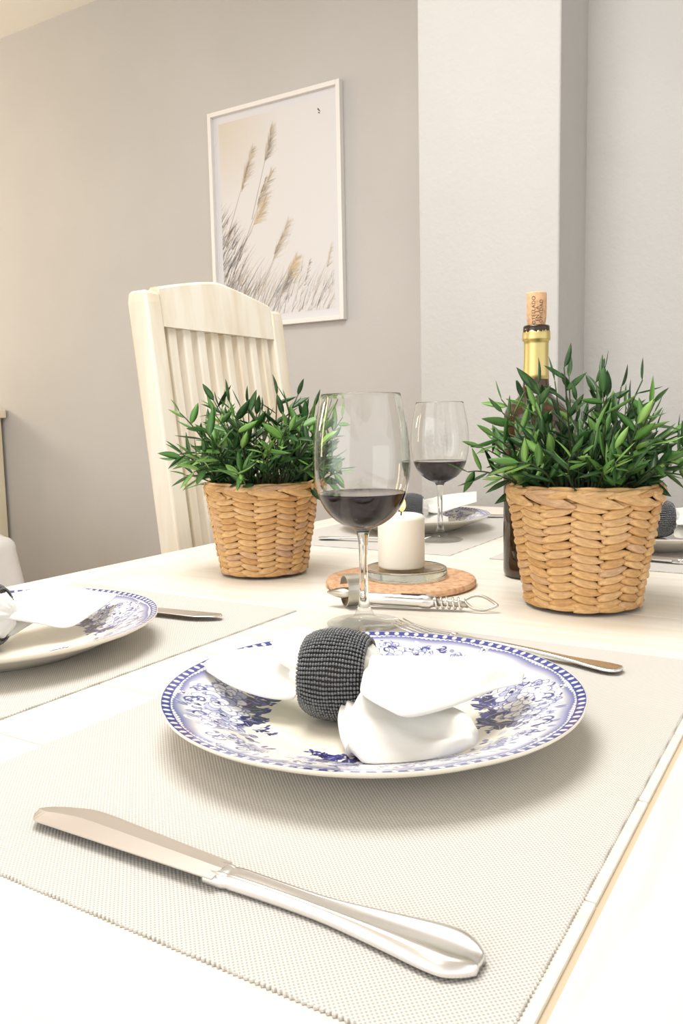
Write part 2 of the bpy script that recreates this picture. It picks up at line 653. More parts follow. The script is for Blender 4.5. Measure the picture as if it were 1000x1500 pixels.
def flower(x, y, r):
    ellipse(x, y, r * 1.08, r * 1.0, rng.uniform(0, 3), MID, alpha=0.8)
    for layer, (q, pr, n) in enumerate(((0.72, 0.44, 7), (0.40, 0.36, 5), (0.12, 0.26, 3))):
        o = rng.uniform(0, 6)
        for k in range(n):
            a = o + 2 * PI * k / n + rng.uniform(-.15, .15)
            px_, py_ = x + q * r * math.cos(a), y + q * r * math.sin(a)
            ellipse(px_, py_, pr * r * 1.15, pr * r * 0.85, a, WHITE if rng.random() < 0.7 else PALE, BLUE, 0.00055)
            stroke([(x + (q - pr * .6) * r * math.cos(a), y + (q - pr * .6) * r * math.sin(a)), (x + (q + pr * .35) * r * math.cos(a), y + (q + pr * .35) * r * math.sin(a))], 0.00035, MID, 0.7)
    for k in range(5):
        ellipse(x + rng.uniform(-.12, .12) * r, y + rng.uniform(-.12, .12) * r, .0009, .0009, 0, NAVY)


# border
for i, r in enumerate(rr):
    lob = 0
    for_band = r + 0.0008 * np.cos(16 * th)
    brk = np.abs(((th * 8 / (2 * PI)) % 1.0) - 0.5) * 2          # 1 at the cartouche breaks
    band = sstep(0.1125 + 0.007 * brk ** 2, 0.1245, for_band) * (for_band < 0.1272)
    gapm = 1 - sstep(0.93, 0.97, brk)
    tone = 0.9 * band * gapm
    img[i] = img[i] * (1 - (sstep(0.098, 0.106, r) * 0.45)) + WHITE * (sstep(0.098, 0.106, r) * 0.45)
    img[i] = img[i] * (1 - tone[:, None]) + MID * tone[:, None]
    dk = 0.55 * sstep(0.1215, 0.1262, for_band) * (for_band < 0.1272) * gapm
    img[i] = img[i] * (1 - dk[:, None]) + BLUE * dk[:, None]
    wl = (np.abs(for_band - 0.1262 - 0.0005 * np.cos(th * 208)) < 0.00065) * 1.0
    img[i] = img[i] * (1 - wl[:, None]) + WHITE * wl[:, None]
    if 0.1272 < r < 0.1327:
        img[i] = BLUE
for k in range(104):
    a = 2 * PI * k / 104
    ellipse(0.1300 * math.cos(a), 0.1300 * math.sin(a), 0.0021, 0.0017, a, WHITE)
for k in range(8):
    a = 2 * PI * k / 8
    x, y = 0.1215 * math.cos(a), 0.1215 * math.sin(a)
    for j in range(5):
        b = a + 2 * PI * j / 5
        ellipse(x + .0022 * math.cos(b), y + .0022 * math.sin(b), .0017, .0013, b, WHITE, BLUE, 0.0004)
    ellipse(x, y, .0010, .0010, 0, NAVY)
    for sgn in (-1, 1):
        b = a + sgn * 0.09
        curl(0.1155 * math.cos(b), 0.1155 * math.sin(b), .0042, a + PI * (sgn > 0), sgn, .0006, WHITE if k % 2 else BLUE)


def bouquet(a0, size, rich):
    def P(a, b):       # tangential, radial about the bouquet's middle
        r = 0.0965 + b
        t = a0 + a / 0.1
        return r * math.cos(t), r * math.sin(t)
    for k in range(rich * 5):
        a, b = rng.uniform(-.050, .050) * size, rng.uniform(-.016, .019)
        x, y = P(a, b)
        leafmark(x, y, rng.uniform(.007, .013), rng.uniform(.0014, .0030), rng.uniform(0, 2 * PI), [MID, BLUE, PALE, MID][k % 4], WHITE, 0.9)
    for k in range(int(rich * 2.4)):
        a, b = rng.uniform(-.038, .038) * size, rng.uniform(-.020, .0)
        x, y = P(a, b)
        leafmark(x, y, rng.uniform(.010, .017), rng.uniform(.0030, .0050), a0 + PI + rng.uniform(-1.5, 1.5), NAVY if k % 3 else BLUE, PALE)
    for a, b, r in ((-.034, .006, .0085), (.036, .005, .0085), (.0, -.008, .0088), (.012, .014, .0072), (-.014, .0145, .0070), (-.019, .001, .0120), (.019, -.001, .0112), (.0, .004, .0138)):
        x, y = P(a * size, b)
        flower(x, y, r * size)
    for k in range(rich + 4):
        x, y = P(rng.uniform(-.056, .056) * size, rng.uniform(.009, .020))
        curl(x, y, rng.uniform(.0035, .0065), rng.uniform(0, 6), random.choice((-1, 1)), .0008, WHITE if k % 3 else BLUE)
    for k in range(rich + 6):
        x, y = P(rng.uniform(-.050, .050) * size, rng.uniform(-.0245, -.016))
        an = a0 + PI + rng.uniform(-.9, .9)
        L = min(.006, max(.002, math.hypot(x, y) - .0685))
        stroke([(x, y), (x + L * math.cos(an), y + L * math.sin(an))], .00042, NAVY)
        leafmark(x + .7 * L * math.cos(an), y + .7 * L * math.sin(an), .0045, .0012, an + .5, BLUE)
        leafmark(x + .4 * L * math.cos(an), y + .4 * L * math.sin(an), .004, .0010, an - .7, NAVY)


def sprig(a0):
    for k in range(30):
        r, t = rng.uniform(.084, .117), a0 + rng.uniform(-.34, .34)
        x, y = r * math.cos(t), r * math.sin(t)
        leafmark(x, y, rng.uniform(.005, .009), rng.uniform(.0010, .0022), rng.uniform(0, 6.3), [BLUE, MID, MAUVE, PALE, NAVY, MID][k % 6], None, 0.85)
    for dr, dt, q in ((.103, -.13, .0062), (.106, .12, .0058), (.098, .0, .0070)):
        flower(dr * math.cos(a0 + dt), dr * math.sin(a0 + dt), q)
    for k in range(6):
        t = a0 + rng.uniform(-.32, .32)
        curl(.113 * math.cos(t), .113 * math.sin(t), .005, rng.uniform(0, 6), random.choice((-1, 1)), .0007, BLUE if k % 2 else WHITE)


for k in range(4):
    sprig(k * PI / 2 + PI / 4)
for k in range(4):
    bouquet(k * PI / 2, 1.0 if k % 2 == 0 else 1.06, 14)
img[:8] = CREAM


def plate_z(r):
    return np.interp(r, [0, .070, .080, .090, .099, .110, .122, .130, .133], [.0072, .0074, .0082, .0108, .0150, .0188, .0222, .0245, .0252])


def scal(t):
    return 1.0 + 0.0055 * np.abs(np.cos(4 * t)) ** 0.7 - 0.003


verts, faces, cols = [], [], []
sc = scal(th)
for i, r in enumerate(rr):
    k = sstep(0.085, 0.133, r)
    q = r * (1 + (sc - 1) * k)
    z = float(plate_z(r))
    verts += list(zip((q * np.cos(th)).tolist(), (q * np.sin(th)).tolist(), [z] * NS))
for i in range(NR - 1):
    a, b = i * NS, (i + 1) * NS
    faces += [(a + j, b + j, b + (j + 1) % NS, a + (j + 1) % NS) for j in range(NS)]
cols = [img.reshape(-1, 3)]
verts.append((0, 0, .0072))
ci = len(verts) - 1
faces += [(j, (j + 1) % NS, ci) for j in range(NS)]
plate_top = mesh('plate_face', verts, faces)
col = np.ones((len(verts), 4))
col[:NR * NS, :3] = img.reshape(-1, 3)
col[ci, :3] = CREAM
at_ = plate_top.color_attributes.new('print', 'FLOAT_COLOR', 'POINT')
at_.data.foreach_set('color', col.astype(np.float32).ravel())

NB = 240
tb2 = np.arange(NB) * 2 * PI / NB
prof = [(.1330, .0252), (.1336, .0246), (.1332, .0236), (.1300, .0212), (.1200, .0176), (.1050, .0118), (.0930, .0068), (.0840, .0034), (.0790, .0018), (.0765, .0), (.0735, .0), (.0720, .0022), (.04, .0030)]
verts, faces = [], []
sb = scal(tb2)
for r, z in prof:
    q = r * (1 + (sb - 1) * sstep(0.085, 0.133, r))
    verts += list(zip((q * np.cos(tb2)).tolist(), (q * np.sin(tb2)).tolist(), [z] * NB))
for i in range(len(prof) - 1):
    a, b = i * NB, (i + 1) * NB
    faces += [(a + j, b + j, b + (j + 1) % NB, a + (j + 1) % NB) for j in range(NB)]
verts.append((0, 0, .0030))
faces += [((len(prof) - 1) * NB + j, len(verts) - 1, (len(prof) - 1) * NB + (j + 1) % NB) for j in range(NB)]
plate_under = mesh('plate_underside', verts, faces)

plates = [((-.2564, .4502), 0.54, 'blue and white floral dinner plate nearest the camera, holding a napkin'),
          ((-.6345, .455), 1.15, 'blue and white floral dinner plate cut off by the left edge of the frame'),
          ((-.657, 1.317), 0.2, 'blue and white floral dinner plate behind the candle and far wine glass'),
          ((-.250, 1.292), 0.7, 'blue and white floral dinner plate mostly hidden behind the right basket')]
PZ = ZT + ZM + 0.0001
for (x, y), rz, lab in plates:
    p = thing('dinner_plate', lab, 'plate', (x, y, PZ), rz, 'blue floral dinner plates')
    p.scale = (1.004, 1.004, 1.06)
    o = link('plate_face', plate_top, TRANSFER, p)
    o['label'] = 'cream face printed with blue flowers and white beaded rim'
    link('plate_underside', plate_under, CREAM_GLAZE, p)


# ------------------------------------------------------------------ beaded napkin rings
def bead_mesh():
    bm0 = bmesh.new()
    bmesh.ops.create_uvsphere(bm0, u_segments=6, v_segments=4, radius=1.0)
    bv = np.array([v.co[:] for v in bm0.verts])
    bf = [[v.index for v in f.verts] for f in bm0.faces]
    bm0.free()
    V, Fc = [], []
    rows, n, w = 62, 23, 0.042
    for i in range(rows):
        for k in range(n):
            u = -1 + 2 * (k + 0.5) / n
            R = 0.0185 + 0.0098 * math.sqrt(max(0.0, 1 - (u * 0.94) ** 2))
            x = u * w / 2
            a = 2 * PI * (i + 0.10 * math.sin(k * 0.45 + i * 0.7) + 0.05 * random.uniform(-1, 1)) / rows
            R += random.uniform(-.0002, .0002)
            s = 0.00122 * random.uniform(.88, 1.10)
            c = np.array([x, R * math.cos(a), R * math.sin(a)])
            b = len(V)
            V += (bv * s + c).tolist()
            Fc += [[b + q for q in f] for f in bf]
    return mesh('beads', V, Fc)


BEADS = bead_mesh()
lp = []
for k in range(15):
    u = -1 + 2 * k / 14
    lp.append((0.0185 + 0.0098 * math.sqrt(max(0.0, 1 - (u * 0.94) ** 2)) - 0.0009, u * 0.0205))
lp = lp + [(r - 0.0012, z) for r, z in reversed(lp)]
v, f = lathe_data(lp + [lp[0]], 48)
LINING = mesh('ring_band', [(z, x, y) for x, y, z in v], f)


def napkin_ring(label, loc, rz, tilt=0.0):
    r = thing('napkin_ring', label, 'napkin ring', loc, rz, 'charcoal beaded napkin rings')
    r.rotation_euler = (0, tilt, rz)
    b = link('beads', BEADS, BEAD, r)
    b['kind'] = 'stuff'
    link('ring_band', LINING, THREAD, r)
    return r


RC = 0.0285
PW = ZM + 0.0076
RZ = ZT + PW + RC + .0012
RINGS = []
for lab, p, a in (('dark beaded napkin ring on the plate nearest the camera', (-.2695, .4305), 0.30),
                  ('dark beaded napkin ring cut off by the left edge of the frame', at(-30, 908, .035), 0.50),
                  ('dark beaded napkin ring standing behind the lit candle', at(602, 750, .035), 0.40),
                  ('dark beaded napkin ring peeking out right of the right basket', at(963, 763, .035), 0.45)):
    napkin_ring(lab, (p[0], p[1], RZ), a)
    RINGS.append(((p[0], p[1], RZ), a))


# ------------------------------------------------------------------ cloth napkins
def lobe(bm, A, B, thick, seed, wr=0.0022, n=56, m=40, tip=0.35, sag=0.0):
    """a folded tongue of cloth between two edge lines (points already in the room)"""
    A = spline([tuple(p) for p in A], n)
    B = spline([tuple(p) for p in B], n)
    grid = []
    for i in range(n):
        s = i / (n - 1)
        a, b = Vector(A[i]), Vector(B[i])
        d = b - a
        nrm = Vector((0, 0, 1)) - d * (d.z / max(d.length_squared, 1e-9))
        if nrm.length < 1e-4:
            nrm = Vector((0, 0, 1))
        nrm.normalize()
        ti = thick * (tip + (1 - tip) * math.sin(PI * min(1.0, 0.5 + 0.5 * s)) if s > 0.0 else 1.0)
        ti *= min(1.0, 0.45 + 3 * s)
        row = []
        for k in range(m):
            a2 = 2 * PI * k / m
            t = 0.5 - 0.5 * math.cos(a2)
            up = math.sin(a2)
            prof_ = math.copysign(abs(up) ** 0.75, up)
            p = a + d * t
            fold = math.sin(2 * PI * (2.3 * t + 0.6 * s) + seed * 1.7) * math.exp(-2.2 * s) * 1.0
            fold += 0.7 * math.sin(2 * PI * (1.25 * t - 0.55 * s) + seed) * (0.25 + s)
            fold += 1.7 * (noise.noise(Vector((t * 2.4 + seed, s * 3.2, seed * 3.1))))
            fold += 0.5 * (noise.noise(Vector((t * 7.0 + seed * 2, s * 5.0 - t * 4, seed))))
            fold *= 1 - .8 * sstep(.80, 1.0, s)
            off = prof_ * ti + fold * wr * min(1.0, 0.05 + 2.8 * s) * math.sin(PI * min(max(t, 0.04), 0.96))
            if up < 0:
                off = prof_ * ti * 0.55 + fold * wr * 0.4 * math.sin(PI * min(max(t, 0.04), 0.96))
            q = p + nrm * off
            row.append(bm.verts.new(q))
        grid.append(row)
    for i in range(n - 1):
        for k in range(m):
            j = (k + 1) % m
            bm.faces.new((grid[i][k], grid[i + 1][k], grid[i + 1][j], grid[i][j]))
    for row, rev in ((grid[0], False), (grid[-1], True)):
        c = sum((v.co for v in row), Vector()) / m
        cv = bm.verts.new(c)
        for k in range(m):
            j = (k + 1) % m
            bm.faces.new((row[k], row[j], cv) if not rev else (row[j], row[k], cv))


def napkin(label, lobes, floor_z, ring, plate):
    bm = bmesh.new()
    (rx_, ry_, rz_), ang = ring
    ax, lat = Vector((math.cos(ang), math.sin(ang), 0)), Vector((-math.sin(ang), math.cos(ang), 0))

    def inring(u, v, w):
        return Vector((rx_, ry_, rz_ + w)) + ax * u + lat * v
    starts = {'top': ([(.006, .010, .008), (.021, .014, .011)], [(.006, -.012, -.001), (.021, -.0145, .001)]),
              'low': ([(.006, .008, -.003), (.021, .010, -.004)], [(.006, -.010, -.010), (.021, -.013, -.011)]),
              'fold': ([(.008, -.004, .002), (.0225, -.009, .003)], [(.008, -.011, -.007), (.0225, -.016, -.008)]),
              'left': ([(-.006, .011, .004), (-.021, .014, .006)], [(-.006, -.012, -.006), (-.021, -.014, -.006)]),
              'puff': ([(-.006, .010, .010), (-.021, .011, .014)], [(-.006, -.004, .002), (-.021, -.007, .005)])}
    for (st, A, B, t, seed, wr, tip) in lobes:
        lobe(bm, [inring(*p) for p in starts[st][0]] + [at(*p) for p in A], [inring(*p) for p in starts[st][1]] + [at(*p) for p in B], t, seed, wr, tip=tip)
    # the gathered bundle that fills the ring
    m, rows = 72, []
    for i in range(21):
        u = -1 + 2 * i / 20
        R = .0192 - .0110 * max(0, abs(u) - .72) / .28
        row = []
        for k in range(m):
            a = 2 * PI * k / m
            q = R + .0009 * math.sin(11 * a + 1.2 * math.sin(2 * u)) + .0006 * math.sin(17 * a + 2)
            row.append(bm.verts.new(Vector((rx_, ry_, rz_)) + ax * (u * .030) + lat * (q * math.cos(a)) + Vector((0, 0, q * math.sin(a)))))
        rows.append(row)
    for A_, B_ in zip(rows, rows[1:]):
        for k in range(m):
            j = (k + 1) % m
            bm.faces.new((A_[k], B_[k], B_[j], A_[j]))
    bm.faces.new(list(reversed(rows[0])))
    bm.faces.new(rows[-1])
    for v in bm.verts:
        d = math.hypot(v.co.x - plate[0], v.co.y - plate[1])
        v.co.z = max(v.co.z, PZ + 1.06 * float(plate_z(min(d, .133))) + .0008)
    c = sum((v.co for v in bm.verts), Vector()) / len(bm.verts)
    base = Vector((c.x, c.y, ZT + floor_z))
    for v in bm.verts:
        v.co -= base
    bmesh.ops.recalc_face_normals(bm, faces=bm.faces)
    o = link('cloth_napkin', bm_mesh('cloth_napkin', bm, True), NAPKIN, None, base)
    o['label'] = label
    o['category'] = 'napkin'
    o['group'] = 'white cloth napkins'
    return o


napkin('white cloth napkin fanned out on the plate nearest the camera', [
    ('top', [(555, 962, .053), (605, 962, .052), (660, 963, .048), (720, 962, .043), (750, 966, .040), (768, 986, .036)],
     [(528, 1014, .042), (565, 1038, .044), (600, 1050, .042), (660, 1036, .038), (720, 1012, .035), (764, 1001, .034)], .0055, 1.3, .0044, .25),
    ('low', [(560, 1014, .034), (610, 1030, .032), (655, 1036, .030), (685, 1050, .028), (699, 1068, .026)],
     [(505, 1078, .018), (522, 1108, .014), (552, 1124, .012), (630, 1118, .014), (696, 1092, .018)], .0085, 4.1, .0040, .75),
    ('fold', [(527, 1030, .028), (533, 1062, .022), (530, 1092, .016)],
     [(500, 1048, .022), (498, 1078, .017), (508, 1106, .012)], .0070, 7.7, .0014, .8),
    ('left', [(425, 950, .044), (375, 950, .040), (322, 958, .034), (298, 972, .031)],
     [(428, 1024, .026), (388, 1022, .025), (340, 1006, .027), (304, 984, .029)], .0052, 2.6, .0034, .4),
    ('puff', [(465, 928, .062), (442, 920, .062), (415, 926, .058), (400, 942, .052)],
     [(455, 985, .044), (435, 984, .042), (412, 972, .044), (398, 958, .048)], .0070, 5.5, .0028, .5)], PW, RINGS[0], plates[0][0])
napkin('white cloth napkin on the plate cut off by the left frame edge', [
    ('top', [(15, 872, .046), (60, 863, .046), (100, 860, .042), (140, 866, .036), (172, 870, .032)],
     [(22, 908, .036), (60, 914, .028), (100, 919, .022), (135, 900, .026), (166, 878, .030)], .0050, 3.3, .0030, .25),
    ('low', [(15, 878, .042), (36, 878, .040), (54, 886, .036), (60, 896, .032)],
     [(-5, 938, .018), (14, 932, .018), (38, 918, .022), (58, 905, .027)], .0080, 8.2, .0030, .6),
    ('left', [(-70, 880, .046), (-110, 888, .038), (-160, 905, .030)],
     [(-70, 925, .026), (-110, 930, .024), (-160, 920, .027)], .0055, 6.2, .0030, .3)], PW, RINGS[1], plates[1][0])
napkin('white cloth napkin sticking up behind the far wine glass stem', [
    ('top', [(640, 728, .047), (668, 723, .051), (698, 720, .055)],
     [(640, 752, .032), (668, 744, .038), (698, 735, .044)], .0055, 1.9, .0036, .3),
    ('low', [(630, 750, .030), (640, 752, .028), (656, 758, .022)],
     [(618, 776, .013), (637, 777, .011), (657, 770, .014)], .0080, 2.2, .0030, .5),
    ('left', [(560, 738, .036), (535, 745, .030)],
     [(560, 764, .020), (535, 758, .024)], .0060, 9.2, .0030, .4)], PW, RINGS[2], plates[2][0])
napkin('white cloth napkin at the right edge of the frame behind the basket', [
    ('top', [(995, 745, .046), (1015, 743, .046), (1045, 746, .040), (1075, 752, .032)],
     [(992, 768, .034), (1012, 768, .034), (1042, 772, .026), (1075, 768, .026)], .0055, 4.4, .0026, .3),
    ('low', [(992, 768, .028), (1015, 768, .026), (1050, 772, .020)],
     [(988, 786, .014), (1012, 788, .012), (1050, 784, .014)], .0070, 3.7, .0026, .5),
    ('left', [(920, 754, .034), (890, 762, .028)],
     [(920, 778, .020), (890, 772, .024)], .0060, 6.8, .0030, .4)], PW, RINGS[3], plates[3][0])


# ------------------------------------------------------------------ cutlery
def knife(label, tip, end):
    tip, end = Vector(tip), Vector(end)
    L = (end - tip).length
    k = thing('table_knife', label, 'knife', (tip.x, tip.y, ZT + ZM), math.atan2(end.y - tip.y, end.x - tip.x), 'steel table knives')
    s = L / 0.235
    # blade: tip at 0, back edge straight (y<0), belly y>0
    secs = []
    for i in range(25):
        u = (i / 24) ** 1.6
        x = 0.118 * u * s
        up = .0142 * min(1, (u / .22 + 0.02)) ** .5 * (1 - 0.50 * max(0, u - .30) / .70) - .0006 * u
        lo = -.0080 * min(1, (u / .05 + 0.05)) ** .6
        z = 0.0048 + .0012 * u
        t = .0011
        secs.append([(x, lo, z), (x, (lo + up) / 2, z + t), (x, up * .92, z + t * .55), (x, up, z), (x, up * .92, z - t * .4), (x, (lo + up) / 2, z - t), (x, lo, z - t * .6)])
    b = loft('blade', secs, BLADE, k, False)
    b['label'] = 'flat satin steel blade with rounded tip'
    prof_ = [(0.1100, .0060, .0054, 0.0), (0.1150, .0063, .0066, .2), (0.1200, .0062, .0070, .2), (0.1225, .0053, .0067, .2), (0.127, .0054, .0072, .2), (0.145, .0050, .0070, .2), (0.170, .0056, .0066, .35),
             (0.195, .0090, .0072, .6), (0.213, .0120, .0074, .8), (0.221, .0128, .0072, .85), (0.226, .0122, .0068, .8), (0.2315, .0088, .0060, .7), (0.235, .0050, .0046, .5)]
    secs = []
    for x, w, h, fl in spline(prof_, 44):
        row = []
        ring = [(-1, .28), (-.93, .50), (-.80, .88), (-.62, 1.0), (-.50, .95), (-.40, 1 - .16 * fl), (0, 1 - .20 * fl), (.40, 1 - .16 * fl), (.50, .95), (.62, 1.0), (.80, .88), (.93, .50), (1, .28), (.85, .02), (0, 0), (-.85, .02)]
        for a, b_ in ring:
            row.append((x * s, a * w, b_ * h + 0.0002))
        secs.append(row)
    h = loft('handle', secs, STEEL, k)
    h['label'] = 'polished handle with a raised border and recessed centre'
    return k


def fork(label, tine, end):
    tine, end = Vector(tine), Vector(end)
    L = (end - tine).length
    k = thing('table_fork', label, 'fork', (tine.x, tine.y, ZT + ZM), math.atan2(end.y - tine.y, end.x - tine.x), 'steel table forks')
    s = L / 0.20
    for j in range(4):
        y = (-1.5 + j) * .0062
        tube('tine', [(0, y, .0110), (.012 * s, y, .0072), (.03 * s, y, .0042), (.05 * s, y * .98, .0048), (.056 * s, y * .95, .0056)], [.0007, .0012, .0015, .0017, .0018], STEEL, k, 8, .7)
    secs = []
    for x, w, z, t in spline([(.052, .0118, .0052, .0010), (.062, .0116, .0052, .0011), (.072, .0085, .0056, .0013), (.082, .0040, .0062, .0016), (.10, .0032, .0064, .0018), (.13, .0036, .0058, .0018), (.16, .0050, .0044, .0018), (.182, .0098, .0038, .0018), (.193, .0104, .0034, .0018), (.198, .0080, .0036, .0017), (.20, .0042, .0038, .0015)], 40):
        row = []
        for kk in range(14):
            a = 2 * PI * kk / 14
            row.append((x * s, w * math.copysign(abs(math.cos(a)) ** .7, math.cos(a)), z + t * math.sin(a)))
        secs.append(row)
    loft('handle', secs, STEEL, k)
    return k


knife('large steel table knife on the mat in front of the nearest plate', (-.3405, .2565), (-.1045, .2595))
knife('steel table knife whose blade sticks out right of the left plate', (-.527, .6245), (-.757, .588))
knife('steel table knife seen past the far plate beside the bottle', (-.556, 1.530), (-.785, 1.470))
knife('steel table knife lying right of the right basket before its plate', (-.300, 1.150), (-.066, 1.130))
fork('steel fork lying behind the nearest plate with its handle showing right', (-.350, .664), (-.1405, .632))
fork('steel fork on the far left mat, handle end beside the left basket', (-.552, 1.158), (-.7385, 1.130))


# ------------------------------------------------------------------ wine glasses
BOWL_OUT = [(.0088, .0930), (.0125, .0945), (.0215, .0988), (.0315, .1070), (.0390, .1185), (.0435, .1320), (.0460, .1480), (.0464, .1600), (.0455, .1760), (.0432, .1930), (.0402, .2080), (.0376, .2200)]
bo = [tuple(p) for p in spline(BOWL_OUT, 44)]


def inner(prof, t):
    out = []
    n = len(prof)
    for i, (r, z) in enumerate(prof):
        a, b = prof[max(i - 1, 0)], prof[min(i + 1, n - 1)]
        dx, dz = b[0] - a[0], b[1] - a[1]
        l = math.hypot(dx, dz)
        out.append((r - dz / l * t, z + dx / l * t))
    return out


bi = [p for p in inner(bo, .0011) if p[0] > .004]
bowl_prof = bo + [(.0374, .2207), (.0368, .2207)] + list(reversed(bi)) + [(0.0, bi[0][1] - .0006)]
stem_prof = [tuple(p) for p in spline([(.0070, .0145), (.0052, .0210), (.0044, .0320), (.0041, .0500), (.0042, .0680), (.0048, .0810), (.0064, .0895), (.0088, .0930)], 30)]
foot_prof = [(0, 0.0), (.0350, 0.0), (.0360, .0006), (.0362, .0014)] + [tuple(p) for p in spline([(.0356, .0019), (.0290, .0024), (.0200, .0036), (.0120, .0066), (.0070, .0145)], 22)]
WZ = .1275
wi = [(r + .00025, z - .0002) for r, z in bi if z < WZ]
wine_prof = [(0, bi[0][1] - .0009)] + wi + [(np.interp(WZ, [p[1] for p in bi], [p[0] for p in bi]) + .0003, WZ + .0004), (np.interp(WZ, [p[1] for p in bi], [p[0] for p in bi]) - .0012, WZ), (0, WZ)]


def wine_glass(label, loc):
    g = thing('wine_glass', label, 'wine glass', loc, 0, 'wine glasses with red wine')
    lathe('bowl', bowl_prof, GLASS, g, 96)
    lathe('stem', stem_prof, GLASS, g, 96)
    lathe('foot', foot_prof, THIN, g, 96)
    w = lathe('wine', wine_prof, WINE, g, 96)
    w['label'] = 'dark red wine filling the lower third of the bowl'
    return g


wine_glass('larger looking wine glass of red wine in front of the candle', (-.392, .676, ZT + ZM + .0002))
wine_glass('smaller looking wine glass of red wine behind the candle', (-.5545, 1.2045, ZT + ZM + .0002))


# ------------------------------------------------------------------ trivet, glass dish, candle
tx, ty = -.452, .868
tv = lathe('cork_trivet', [(0, 0), (.086, 0), (.0895, .002), (.0900, .005), (.0885, .0082), (.085, .0090), (0, .0090)], CORKBOARD, None, 96, smooth=False)
tv.location = (tx, ty, ZT + .0002)
tv['label'] = 'round cork trivet under the glass coaster and candle'
tv['category'] = 'trivet'
dx_, dy_ = -.4475, .872
ds = lathe('glass_coaster', [(0, 0), (.046, 0), (.049, .0012), (.0500, .004), (.0500, .009), (.049, .0115), (.0470, .0122), (.0455, .0116), (0, .0112)], DISC, None, 96)
ds.location = (dx_, dy_, ZT + .0094)
ds['label'] = 'round thick glass coaster between the candle and cork trivet'
ds['category'] = 'coaster'
cz = ZT + .0094 + .0118
cx_, cy_ = -.4535, .8735
cd = thing('pillar_candle', 'lit ivory pillar candle on the glass coaster', 'candle', (cx_, cy_, cz))
lathe('wax_body', [(0, 0), (.0268, 0), (.0278, .001), (.0280, .003), (.0280, .0575), (.0276, .0600), (.0255, .0625), (.021, .0638), (.013, .0632), (.006, .0615), (0, .0608)], WAX, cd, 72, n=None)
tube('wick', [(0, 0, .060), (.0004, 0, .065), (.0014, .0004, .0695)], [.0009, .0009, .0007], WICK, cd, 8)
fl = lathe('flame', [(0, 0), (.0022, .002), (.0036, .0055), (.0034, .0095), (.0022, .0140), (.0009, .0180), (0, .0205)], FLAME, cd, 24, n=24)
fl.location = (.0012, .0004, .0660)
fl.scale = (1.25, 1.25, 1.2)
fl['label'] = 'small orange flame'


# ------------------------------------------------------------------ corkscrew lying on the table
cs = thing('corkscrew', 'metal corkscrew with coiled shaft and loop end before the trivet', 'corkscrew', (-.4685, .7300, ZT + .0005), math.atan2(.779 - .730, -.3086 + .4685))
Ls = math.hypot(.779 - .730, -.3086 + .4685)
# curved leaf-shaped handle crossing the band
secs = []
for i in range(17):
    u = i / 16
    w = .0075 * math.sin(PI * (.04 + .92 * u)) ** .8 + .0005
    secs.append([(u * .040, w * math.cos(a), .0150 + .0060 * math.sin(a) * math.sin(PI * (.06 + .88 * u))) for a in [2 * PI * k / 14 for k in range(14)]])
o = loft('pointed_handle', secs, NICKEL, cs)
o['label'] = 'leaf-shaped pointed grip'
bandv, bandf = [], []
nb = 40
for i in range(nb):
    a = 2 * PI * (i / (nb - 1)) * 0.93 + .3
    for (w, r) in ((-.0075, .0175), (.0075, .0175), (.0075, .0160), (-.0075, .0160)):
        ca_, sa_, yy = math.cos(.62), math.sin(.62), .80 * r * math.cos(a)
        bandv.append((.026 + w * ca_ - yy * sa_, w * sa_ + yy * ca_, .0182 + r * math.sin(a)))
for i in range(nb - 1):
    for k in range(4):
        j = (k + 1) % 4
        bandf.append((i * 4 + k, i * 4 + j, (i + 1) * 4 + j, (i + 1) * 4 + k))
bandf += [(3, 2, 1, 0), tuple(range((nb - 1) * 4, nb * 4))]
o = link('band', mesh('band', bandv, bandf, False), NICKEL, cs)
o['label'] = 'wide curved metal band'
zc = .0085
secs = []
for x, r in ((.036, .0050), (.042, .0062), (.070, .0062), (.098, .0062), (.102, .0072), (.110, .0072), (.112, .0058), (.116, .0050)):
    secs.append([(x, r * math.cos(a), zc + .002 * (1 - (x - .036) / .08) + r * math.sin(a)) for a in [2 * PI * k / 20 for k in range(20)]])
loft('sheath', secs, STEEL, cs)
box('slot', (.080, -.0012, zc + .0055), (.106, .0022, zc + .0076), mat('slot_shadow', srgb(60, 50, 44), .6), cs, .0003)
pts, n = [], 110
for i in range(n):
    t = i / (n - 1)
    a = t * 2 * PI * 5
    pts.append((.114 + .030 * t, .0058 * math.cos(a), zc - .0006 + .0058 * math.sin(a)))
tube('coil', pts, .0011, STEEL, cs, 8)
tube('shaft', [(.112, 0, zc), (.130, 0, zc), (.142, 0, zc - .001), (.150, 0, zc - .0025)], [.0042, .0040, .0034, .0026], NICKEL, cs, 12)
lp = [(.146, .0008, .0065), (.153, .0065, .0055), (.160, .0082, .0050), (.168, .0068, .0040), (.178, .0015, .0030), (.178, -.0015, .0030), (.168, -.0068, .0040), (.160, -.0082, .0050), (.153, -.0065, .0055), (.146, -.0008, .0065)]
lp = [(x, .62 * y, z + .0045 + .75 * y * (1 if x < .177 else .5)) for x, y, z in lp]
tube('loop', [tuple(p) for p in spline(lp, 48)], .0015, NICKEL, cs, 10)
tube('tail', [(.040, .004, .0030), (.060, .005, .0016), (.085, .0045, .0016), (.104, .003, .0030)], [.0012, .0012, .0012, .0012], STEEL, cs, 8)


